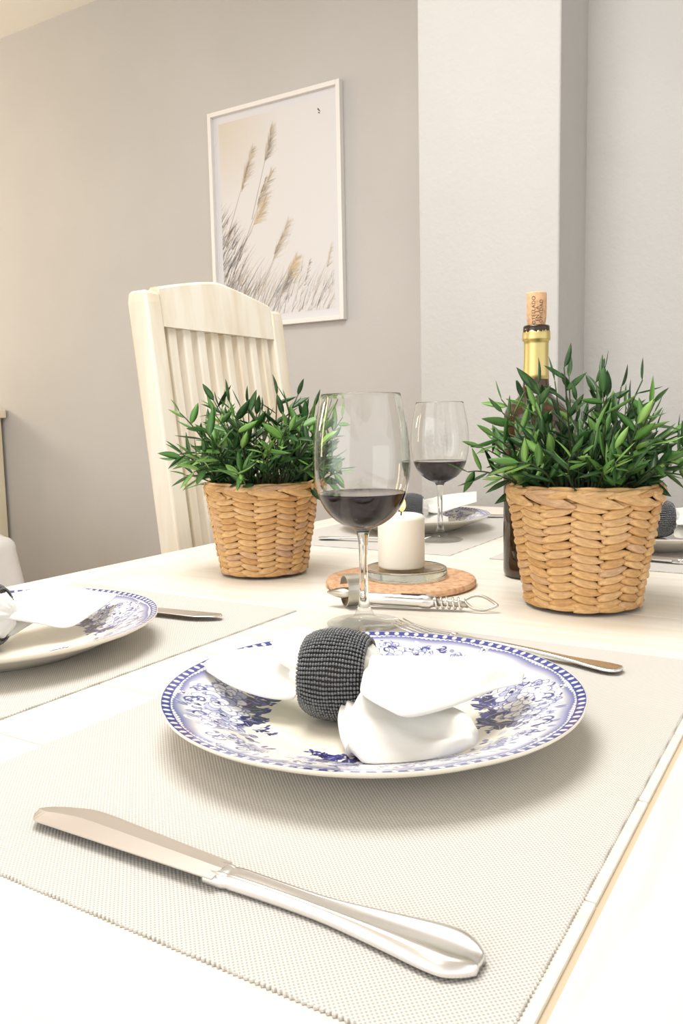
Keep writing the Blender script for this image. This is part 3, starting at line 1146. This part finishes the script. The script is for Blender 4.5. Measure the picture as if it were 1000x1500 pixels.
# ------------------------------------------------------------------ bottle and cork
bx, by = -.3272, .9900
bt = thing('wine_bottle', 'dark wine bottle with gold foil neck behind the right basket', 'bottle', (bx, by, ZT + .0002))
bprof = [(0, .006), (.020, .004), (.030, 0), (.0355, .0005), (.0380, .004), (.0386, .010)] + [tuple(p) for p in spline([(.0386, .012), (.0386, .10), (.0386, .180), (.0386, .193), (.0374, .203), (.0325, .2125), (.0240, .2190), (.0182, .2255), (.0160, .2340), (.0150, .2460), (.0145, .2600), (.0142, .275), (.0140, .296)], 64)]
bprof += [(.0150, .2965), (.0158, .2985), (.0158, .3045), (.0150, .3062), (.0125, .3064), (.0105, .3055), (.0100, .300), (.0100, .285), (0, .284)]
lathe('glass_body', bprof, BOTTLE, bt, 72)
lathe('wine', [(0, .010), (.030, .009), (.0362, .014), (.0366, .10), (.0366, .165), (.0360, .170), (0, .170)], BOTTLE_WINE, bt, 64)
fprof = [(.0149, .2600)]
fp = [(.0156, .2420), (.0153, .2480), (.0149, .2600), (.0146, .270), (.0146, .284), (.0148, .288), (.0164, .2885), (.0167, .2905), (.0166, .2975), (.0160, .2990)]
v, f = lathe_data(fp, 72)
n_ = 72
v = [list(p) for p in v]
for k in range(n_):        # torn upper lip
    v[(len(fp) - 1) * n_ + k][2] += random.uniform(-.0016, .0016)
o = link('foil_capsule', mesh('foil_capsule', v, f), FOIL, bt)
o['label'] = 'gold foil capsule torn at the top'
md = o.modifiers.new('thickness', 'SOLIDIFY')
md.thickness = 0.0003

ck = thing('wine_cork', 'printed cork pushed upright into the bottle mouth', 'cork', (bx, by, ZT + .2995))
rk = .0117
lathe('cork_body', [(0, -.010), (.0096, -.0095), (.0098, 0), (.0098, .0045), (.0108, .010), (rk, .018), (.0119, .030), (.0119, .0445), (.0112, .0462), (0, .0468)], STOPPER, ck, 48)


def cork_text(body, z_end, ang, size):
    cu = bpy.data.curves.new('text', 'FONT')
    cu.body = body
    cu.size = size
    cu.align_x = 'RIGHT'
    cu.space_character = 1.12
    tmp = bpy.data.objects.new('text', cu)
    COL.objects.link(tmp)
    bpy.context.view_layer.update()
    dg = bpy.context.evaluated_depsgraph_get()
    me = bpy.data.meshes.new_from_object(tmp.evaluated_get(dg))
    bpy.data.objects.remove(tmp)
    bm = bmesh.new()
    bm.from_mesh(me)
    bmesh.ops.triangulate(bm, faces=bm.faces)
    bmesh.ops.subdivide_edges(bm, edges=[e for e in bm.edges if e.calc_length() > .0012], cuts=2)
    for v_ in bm.verts:
        z = z_end + v_.co.x
        R = float(np.interp(z, [0, .0045, .010, .018, .030, .0445], [.0098, .0098, .0108, rk, .0119, .0119])) + .00012
        a = ang + v_.co.y / .0118 * -1.0
        v_.co = (R * math.cos(a), R * math.sin(a), z)
    return link('lettering', bm_mesh('lettering', bm), INK, ck)


view_ang = math.atan2(-by, -bx)      # side of the cork that faces the table's near end
cork_text('EMBOTELLADO', .0408, view_ang - .13, .0060)
cork_text('EN LA', .0288, view_ang + .26, .0060)
cork_text('PROPIEDAD', .0366, view_ang + .65, .0060)


# ------------------------------------------------------------------ woven baskets
def strand_mesh(L, w, t, blunt=0.35):
    secs = []
    n = 9
    for i in range(n):
        u = i / (n - 1)
        prof_w = (math.sin(PI * (0.15 + 0.79 * u)) ** 0.85)
        hw = w / 2 * prof_w
        bulge = t * (math.sin(PI * (.12 + .88 * u)) ** 0.8) - t * 0.45
        x = (u - .5) * L
        secs.append([(x, hw * c_, bulge + t * .55 * s_) for c_, s_ in ((-1, -.3), (-.72, .35), (-.25, .62), (.3, .60), (.75, .30), (1, -.3), (0, -.8))])
    nn = len(secs[0])
    verts = [p for s_ in secs for p in s_]
    faces = []
    for i in range(n - 1):
        for k in range(nn):
            j = (k + 1) % nn
            faces.append((i * nn + k, (i + 1) * nn + k, (i + 1) * nn + j, i * nn + j))
    faces += [tuple(range(nn)), tuple(reversed(range((n - 1) * nn, n * nn)))]
    return mesh('strand', verts, faces)


def basket(label, loc, k, rz):
    b = thing('woven_basket', label, 'basket', loc, rz, 'woven plant baskets')
    H, RT, RB = .126 * k, .0760 * k, .0555 * k
    rad = lambda z: RB + (RT - RB) * (z / H) ** .92
    lathe('shade_lining', [(0, .003), (RB - .006, .003)] + [(rad(H * i / 10) - .0052, H * i / 10 * .985 + .003) for i in range(11)] + [(rad(H) - .009, H * .985), (rad(H * .8) - .010, H * .8), (0, H * .79)], STRAND_SHADE, b, 48)  # inner wall, coloured as the shade in the weave gaps
    ncol, nrow = 16, 13
    pool = [strand_mesh(.0345 * k * s1, .0103 * k * s2, .0046 * k) for s1, s2 in ((1, 1), (1.05, .92), (.97, 1.08), (1.02, 1.02))]
    rowh = (H * .86) / nrow
    for j in range(ncol):
        for i in range(nrow):
            z = H * .055 + rowh * (i + .5 * (j % 2) + .25)
            a = 2 * PI * j / ncol + random.uniform(-.015, .015)
            R = rad(z) - .0003 + random.uniform(-.0004, .0006)
            o = link('strand', random.choice(pool), STRAND, b)
            sx = (rad(z) / (.0700 * k))
            slope = math.atan((RT - RB) / H)
            flip = 1 if j % 2 else -1
            e = Matrix.Rotation(a + PI / 2, 4, 'Z') @ Matrix.Rotation(PI / 2 - slope * .95, 4, 'X')
            o.matrix_basis = Matrix.Translation((R * math.cos(a), R * math.sin(a), z)) @ e @ Matrix.Rotation(flip * random.uniform(.10, .26), 4, 'Z') @ Matrix.Diagonal((sx, .98, 1, 1))
    def braid(z, R, n, L, w, tilt, t=.0045):
        me = strand_mesh(L * k, w * k, t * k)
        for q in range(n):
            a = 2 * PI * q / n + random.uniform(-.03, .03)
            o = link('rim_strand', me, STRAND, b)
            e = Matrix.Rotation(a + PI / 2, 4, 'Z') @ Matrix.Rotation(PI / 2 - .10, 4, 'X')
            o.matrix_basis = Matrix.Translation((R * math.cos(a), R * math.sin(a), z + random.uniform(-.0005, .0005))) @ e @ Matrix.Rotation(tilt + random.uniform(-.05, .05), 4, 'Z')
    braid(H * .925, rad(H * .93) + .0012, 11, .054, .0130, -.20)
    braid(H * .975, rad(H) - .0002, 17, .044, .0075, .10, .0050)
    braid(H * .995, rad(H) - .0042, 17, .044, .0070, -.05, .0050)
    braid(.0078 * k, RB + .0012, 14, .042, .0085, .06)
    for o in [c for c in b.children if c.name.startswith('rim_strand')]:
        if o.location.z < .014:
            o.name = 'base_strand'
    return b, H, RT


def plant(label, loc, H, k, seed):
    rnd = random.Random(seed)
    t = thing('potted_plant', label, 'plant', (loc[0], loc[1], loc[2] + H * .80 + .0005), 0, 'leafy green plants in baskets')
    RT = .064 * k
    lathe('planting_moss', [(0, 0), (RT * .80, 0), (RT * .9, .004), (RT * .5, .011), (0, .014)], SOIL, t, 32)
    pool = []
    for bend, fold in ((.10, .30), (-.12, .22), (.22, .35), (.02, .15), (-.05, .4), (.30, .2)):
        vs, fs = [], []
        n = 7
        for i in range(n):
            u = i / (n - 1)
            w = .5 * .29 * (math.sin(PI * min(1, u ** .80 * .97 + .03)) ** .85)
            z = bend * u * u * .8
            vs += [(u, w, z + fold * w), (u, 0, z), (u, -w, z + fold * w), (u, 0, z - .008)]
        for i in range(n - 1):
            a, b_ = i * 4, (i + 1) * 4
            for q in range(4):
                r_ = (q + 1) % 4
                fs.append((a + q, b_ + q, b_ + r_, a + r_))
        pool.append(mesh('leaf', vs, fs))
    count = 0
    deepv, deepf = [], []
    nst = 62
    for s in range(nst):
        az = 2 * PI * (s * .618034) + rnd.uniform(-.25, .25)
        el = math.asin(min(.995, (.02 + .96 * ((s + .5) / nst)) ** .95)) + rnd.uniform(-.1, .1)
        el = max(.06, min(1.5, el))
        reach = (.118 * math.cos(el) ** 2 + .122 * math.sin(el) ** 2) * rnd.uniform(.70, 1.02)
        if rnd.random() < .12:
            reach *= 1.10
        tipp = Vector((reach * math.cos(el) * math.cos(az), reach * math.cos(el) * math.sin(az), .020 + reach * math.sin(el) * 1.0)) * k
        tipp.z += .008 * k
        while math.hypot(loc[0] + tipp.x - bx, loc[1] + tipp.y - by) < .052:
            tipp.x *= .93
            tipp.y *= .93
        base = Vector((RT * .62 * math.cos(az) * math.cos(el) ** .7, RT * .62 * math.sin(az) * math.cos(el) ** .7, .006))
        mid = base.lerp(tipp, .5) + Vector((0, 0, .022 * k * math.cos(el))) + Vector((rnd.uniform(-1, 1), rnd.uniform(-1, 1), rnd.uniform(-1, 1))) * .013
        pts = [base * (1 - u) ** 2 + mid * 2 * u * (1 - u) + tipp * u * u for u in [q / 8 for q in range(9)]]
        v_, f_ = tube_data(pts, [.0013 * k * (1 - .06 * q) for q in range(9)], 5)
        link('stem', mesh('stem', v_, f_), STEM, t)
        nl = rnd.choice((5, 6, 7))
        side0 = rnd.uniform(0, 6.28)
        for q in range(nl + 4):
            u = 1.0 - q * (.105 if q < nl else .085)
            if u < .12:
                continue
            i0 = min(7, int(u * 8))
            p = pts[i0].lerp(pts[i0 + 1], u * 8 - i0) if u < 1 else pts[8]
            tg = (pts[min(i0 + 1, 8)] - pts[max(i0 - 1, 0)]).normalized()
            sd = tg.cross(Vector((0, 0, 1)))
            if sd.length < .05:
                sd = Vector((1, 0, 0))
            sd.normalize()
            up_ = sd.cross(tg)
            an = side0 + q * PI + rnd.uniform(-.7, .7)
            out = (sd * math.cos(an) + up_ * math.sin(an))
            spread = rnd.uniform(.1, .65) if q == 0 else rnd.uniform(.55, 1.25)
            d = (tg * math.cos(spread) + out * math.sin(spread)).normalized()
            nz = (Vector((0, 0, 1)) + out * .3 + Vector((rnd.uniform(-.8, .8), rnd.uniform(-.8, .8), rnd.uniform(-.4, .2))))
            y_ = nz.cross(d).normalized()
            z_ = d.cross(y_)
            L = rnd.uniform(.024, .036) * k * (.8 if q == 0 else 1)
            M_ = Matrix((d * L, y_ * L * rnd.uniform(.85, 1.15), z_ * L)).transposed().to_4x4()
            M_.translation = p
            me = rnd.choice(pool)
            if any(math.hypot(loc[0] + p.x + d.x * L * f_ - bx, loc[1] + p.y + d.y * L * f_ - by) < .044 for f_ in (0, .5, 1)):
                continue
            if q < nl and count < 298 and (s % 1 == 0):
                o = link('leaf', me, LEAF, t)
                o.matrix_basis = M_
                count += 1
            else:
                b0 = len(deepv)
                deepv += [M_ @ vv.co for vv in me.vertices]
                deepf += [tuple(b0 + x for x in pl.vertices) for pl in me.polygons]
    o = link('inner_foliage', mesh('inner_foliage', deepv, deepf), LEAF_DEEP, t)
    o['kind'] = 'stuff'
    return t


Lb = (-.651, .862, ZT + .0002)
Rb = (-.2325, .861, ZT + .0002)
_, hL, _ = basket('woven tan basket left of the front wine glass', Lb, .945, .35)
_, hR, _ = basket('woven tan basket in front of the bottle at right', Rb, 1.0, 1.12)
plant('bushy green leafy plant in the left basket, before the chair', Lb, hL, 1.02, 5)
plant('bushy green leafy plant in the right basket, before the bottle', Rb, hR, 1.0, 21)


# ------------------------------------------------------------------ dining chair
def chair():
    c = thing('dining_chair', 'cream painted slat-back dining chair behind the left basket', 'chair', (-.974, 1.220, 0))
    def back_x(z):       # back plane leans away from the table
        return 0.045 - 0.118 * max(0.0, z - .46) if z > .46 else 0.045 - 0.10 * max(0, .46 - z) * .5
    hw = .195
    for sy in (-1, 1):
        secs = []
        y0, y1 = sy * hw - .0, sy * (hw - .037)
        lo_, hi_ = min(y0, y1), max(y0, y1)
        for z in (0, .15, .3, .46, .6, .75, .9, 1.05, 1.160, 1.174, 1.180):
            x = back_x(z)
            d = .034 if z < 1.17 else .032
            q = 0 if z < 1.17 else (.001 if z < 1.18 else .005)
            secs.append([(x - d + q, lo_ + q, z), (x + .010 - q, lo_ + q, z), (x + .010 - q, hi_ - q, z), (x - d + q, hi_ - q, z)])
        o = loft('back_post', secs, CHAIR, c, False)
        bv = o.modifiers.new('round', 'BEVEL')
        bv.width = .004
        bv.segments = 2
    # crest rail with an arched top edge
    secs = []
    n = 25
    for i in range(n):
        y = -(hw - .037) + 2 * (hw - .037) * i / (n - 1)
        u = y / (hw - .037)
        zt = 1.188 + .0275 * (1 - abs(u) ** 1.3)
        zb = 1.121
        xt, xb = back_x(zt), back_x(zb)
        secs.append([(xb - .016, y, zb), (xb + .008, y, zb), (xt + .008, y, zt - .004), (xt + .004, y, zt), (xt - .012, y, zt), (xt - .016, y, zt - .004)])
    loft('crest_rail', secs, CHAIR, c, False)
    zb = 1.123
    for k in range(8):
        y = -(hw - .037) + 2 * (hw - .037) * (k + .66) / 8.3
        secs = []
        for z in (.53, .70, .90, zb):
            x = back_x(z) - .004
            secs.append([(x - .013, y - .0102, z), (x + .006, y - .0102, z), (x + .006, y + .0102, z), (x - .013, y + .0102, z)])
        o = loft('slat', secs, CHAIR, c, False)
        bv = o.modifiers.new('round', 'BEVEL')
        bv.width = .003
        bv.segments = 2
    box('lower_rail', (back_x(.51) - .016, -(hw - .037), .49), (back_x(.51) + .010, hw - .037, .54), CHAIR, c, .003)
    box('seat', (.030, -.198, .44), (.43, .198, .47), CHAIR, c, .01, 3)
    for sy in (-1, 1):
        box('front_leg', (.375, sy * .172 - .02, 0), (.415, sy * .172 + .02, .44), CHAIR, c, .004)
        box('side_rail', (.06, sy * .172 - .01, .37), (.375, sy * .172 + .01, .44), CHAIR, c, .002)
    box('front_rail', (.385, -.152, .37), (.405, .152, .44), CHAIR, c, .002)
    return c


chair()


# ------------------------------------------------------------------ framed poster
PX0, PX1, PZ0, PZ1 = -1.823, -1.318, ZT + .4985, ZT + 1.191
pw, ph = PX1 - PX0, PZ1 - PZ0
pf = thing('framed_picture', 'white framed print of reeds hanging on the grey wall', 'picture', (PX0, YW, PZ0))
fw, fd = .014, .022
for nm, lo, hi in (('left', (0, -fd, 0), (fw, -.001, ph)), ('right', (pw - fw, -fd, 0), (pw, -.001, ph)), ('top', (fw, -fd, ph - fw), (pw - fw, -.001, ph)), ('bottom', (fw, -fd, 0), (pw - fw, -.001, fw))):
    box('frame_rail', lo, hi, FRAME, pf, .0015)
box('mat_board', (fw, -.009, fw), (pw - fw, -.003, ph - fw), PAPER, pf, 0)
GW, GH = 300, 440
pr = np.ones((GH, GW, 3))
UU, VV = np.meshgrid(np.linspace(0, 1, GW), np.linspace(0, 1, GH))       # v downward
base_c = C(217, 215, 214)
warm_c = C(208, 196, 178)
wmask = np.clip(1 - np.hypot(UU / .55, VV / .40), 0, 1) ** .8
pr[:] = base_c * (1 - .85 * wmask[..., None]) + warm_c * (.85 * wmask[..., None])
ASP = 440 / 300.


def pline(x0, y0, x1, y1, w0, w1, colr, al):
    m_ = max(w0, w1) * 2 + .006
    i0, i1 = int(max(0, (min(y0, y1) - m_) * GH)), int(min(GH, (max(y0, y1) + m_) * GH + 1))
    j0, j1 = int(max(0, (min(x0, x1) - m_) * GW)), int(min(GW, (max(x0, x1) + m_) * GW + 1))
    if i1 <= i0 or j1 <= j0:
        return
    u, v_ = UU[i0:i1, j0:j1], VV[i0:i1, j0:j1] * ASP
    dx, dy = x1 - x0, (y1 - y0) * ASP
    L2 = dx * dx + dy * dy + 1e-12
    t = np.clip(((u - x0) * dx + (v_ - y0 * ASP) * dy) / L2, 0, 1)
    d = np.hypot(u - x0 - t * dx, v_ - y0 * ASP - t * dy)
    w = w0 + (w1 - w0) * t
    a = al * (1 - sstep(w - .0022, w + .0022, d))[..., None]
    pr[i0:i1, j0:j1] = pr[i0:i1, j0:j1] * (1 - a) + colr * a


DK, BR, TAN, GOLD, SLATE = C(84, 76, 74), C(138, 122, 108), C(190, 178, 160), C(206, 186, 148), C(116, 120, 128)
prn = random.Random(3)


def plume(x, y, L, lean, colr, n=70, wide=.30):
    if n > 100:
        pline(x - math.sin(lean) * .42, y + math.cos(lean) * .42 / ASP, x, y, .0032, .0022, BR, .75)
    for q in range(n):
        t = prn.random()
        px_, py_ = x + math.sin(lean) * L * t, y - math.cos(lean) * L * t / ASP
        a = lean + prn.uniform(.1, 1.0) * (1 if prn.random() < .72 else -.35)
        l = L * wide * prn.uniform(.5, 1.1) * (1 - .55 * t)
        pline(px_, py_, px_ + math.sin(a) * l, py_ - math.cos(a) * l / ASP, .0042, .0012, prn.choice((colr, colr, TAN, BR)), prn.uniform(.2, .55))


def blade(x, y, L, lean, w, colr, al):
    cx0, cy0 = x, y
    a = lean
    for q in range(5):
        l = L / 5
        x1, y1 = cx0 + math.sin(a) * l, cy0 - math.cos(a) * l / ASP
        pline(cx0, cy0, x1, y1, w * (1 - q / 5.5), w * (1 - (q + 1) / 5.5), colr, al)
        cx0, cy0 = x1, y1
        a += prn.uniform(-.05, .10)


for q in range(430):
    x = prn.uniform(-.12, .30) * prn.random() ** .4
    y = prn.uniform(.40, 1.02)
    top = .36 + 1.1 * max(0, x)
    L = prn.uniform(.06, .20)
    if y - L / ASP < top:
        continue
    blade(x, y, L, prn.uniform(.35, .85), prn.uniform(.0020, .0064), prn.choice((DK, DK, BR, SLATE, SLATE, TAN)), prn.uniform(.3, .85))
for q in range(420):
    x = prn.uniform(-.05, 1.0)
    y = prn.uniform(.84, 1.05)
    L = prn.uniform(.05, .20) * (1.3 if x < .5 else .9)
    blade(x, y, L, prn.uniform(.2, .75), prn.uniform(.0015, .0045), prn.choice((DK, BR, TAN, SLATE, TAN, BR)), prn.uniform(.2, .7))
for (x, y, L, le, w, c_, al) in ((.02, .78, .42, .62, .006, DK, .85), (.10, .98, .50, .55, .006, DK, .8), (.16, .98, .45, .75, .004, BR, .7), (.40, .97, .40, .58, .005, SLATE, .7),
                                 (.50, .98, .25, .3, .004, DK, .6), (.72, .99, .24, .25, .004, DK, .6), (.80, .97, .34, .42, .0035, BR, .7), (.72, .80, .12, .1, .003, DK, .5), (.86, .97, .30, .45, .003, DK, .6), (.26, .88, .30, .80, .003, BR, .6), (.58, .68, .22, .5, .002, TAN, .7)):
    blade(x, y, L, le, w, c_, al)
plume(.42, .235, .24, .32, TAN, 200, .50)
plume(.425, .23, .16, .36, SLATE, 70, .42)
plume(.20, .34, .28, .40, TAN, 180, .46)
plume(.20, .36, .22, .34, BR, 50, .22)
plume(.34, .46, .28, .50, TAN, 150, .46)
plume(.34, .44, .20, .45, BR, 60, .30)
plume(.30, .54, .20, .60, GOLD, 190, .60)
plume(.47, .73, .30, .50, TAN, 140, .44)
plume(.48, .70, .16, .55, BR, 50, .30)
plume(.58, .84, .18, .55, GOLD, 220, .75)
plume(.54, .90, .16, .55, SLATE, 120, .55)
plume(.94, .80, .18, .25, TAN, 50, .30)
plume(.74, .88, .20, .30, BR, 40, .25)
# small black maker's mark in the upper right corner
ellipse_u = np.hypot((UU - .90) * 1.0, (VV - .055) * ASP)
pr[ellipse_u < .022] = C(219, 218, 218)
for (x0, y0, x1, y1, w) in ((.892, .046, .903, .055, .0055), (.903, .055, .909, .060, .0030), (.896, .063, .905, .067, .0045)):
    pline(x0, y0, x1, y1, w, w * .7, C(40, 40, 40), .95)
mx = .037
pv = [(mx + (pw - 2 * mx) * j / (GW - 1), -.0094, ph - mx - (ph - 2 * mx) * i / (GH - 1)) for i in range(GH) for j in range(GW)]
pfc = [(i * GW + j, i * GW + GW + j, i * GW + GW + j + 1, i * GW + j + 1) for i in range(GH - 1) for j in range(GW - 1)]
pm = mesh('print_sheet', pv, pfc, False)
ca = pm.color_attributes.new('print', 'FLOAT_COLOR', 'POINT')
c4 = np.ones((GH * GW, 4), np.float32)
c4[:, :3] = pr.reshape(-1, 3)
ca.data.foreach_set('color', c4.ravel())
o = link('print_sheet', pm, POSTER, pf)
o['label'] = 'pale print of leaning brown reeds and plumes'


# ------------------------------------------------------------------ cabinet and armchair at the left
cb = thing('cream_cabinet', 'cream cabinet against the wall at the far left frame edge', 'cabinet', (-3.40, 2.19, 0))
cbh = ZT + .263
X1 = .42
for x in (-.42, X1 - .04):
    for y in (-.40, -.045):
        box('corner_post', (x, y, 0), (x + .04, y + .04, cbh - .035), CABINET, cb, .003)
box('side_panel', (X1 - .028, -.36, .10), (X1 - .012, -.045, cbh - .10), CABINET_PANEL, cb, .001)
box('side_rail', (X1 - .034, -.36, cbh - .11), (X1 - .002, -.045, cbh - .035), CABINET, cb, .002)
box('side_rail', (X1 - .034, -.36, .06), (X1 - .002, -.045, .14), CABINET, cb, .002)
box('side_panel', (-.408, -.36, .06), (-.392, -.045, cbh - .035), CABINET, cb, .001)
box('back_panel', (-.38, -.012, .06), (X1 - .04, -.006, cbh - .035), CABINET, cb, .0)
box('cabinet_top', (-.45, -.43, cbh - .035), (X1 + .03, 0, cbh), CABINET, cb, .006, 3)
for s_ in (0, 1):
    d = box('cabinet_door', (-.378 + s_ * .380, -.395, .10), (-.002 + s_ * .380, -.375, cbh - .045), CABINET, cb, .003)
    kx = -.03 if s_ == 0 else .03
    kb = lathe('knob', [(0, 0), (.006, 0), (.006, .012), (.013, .018), (.012, .026), (0, .029)], NICKEL, d, 20)
    kb.matrix_basis = Matrix.Translation((kx, -.395, .55)) @ Matrix.Rotation(PI / 2, 4, 'X')

ac = thing('armchair', 'white slipcovered armchair seen at the left edge behind the table', 'armchair', (-1.992, 1.20, 0))


def cushion(name, lo, hi, bev, seg=4):
    o = box(name, lo, hi, SLIP, ac, bev, seg)
    o.data.shade_smooth()
    return o


cushion('seat_base', (-.70, -.32, .06), (-.02, .30, .40), .03)
cushion('seat_cushion', (-.58, -.30, .40), (-.14, .22, .52), .05)
cushion('backrest', (-.70, .12, .30), (-.04, .32, .66), .07)
# visible arm: flares towards the floor like loose cloth
bm = bmesh.new()
add_box(bm, (-.14, -.34, .05), (.0, .30, .648), .045, 5)
for v in bm.verts:
    f_ = max(0, (.60 - v.co.z)) / .55
    v.co.x += .10 * f_ ** 1.3 * (1 if v.co.x > -.07 else 0)
    v.co.y += (.05 if v.co.y > 0 else -.05) * f_
link('arm', bm_mesh('arm', bm, True), SLIP, ac)
cushion('arm', (-.72, -.34, .05), (-.58, .30, .64), .045, 5)
for x in (-.66, -.06):
    for y in (-.28, .24):
        box('foot', (x - .02, y - .02, 0), (x + .02, y + .02, .065), CHAIR, ac, .003)
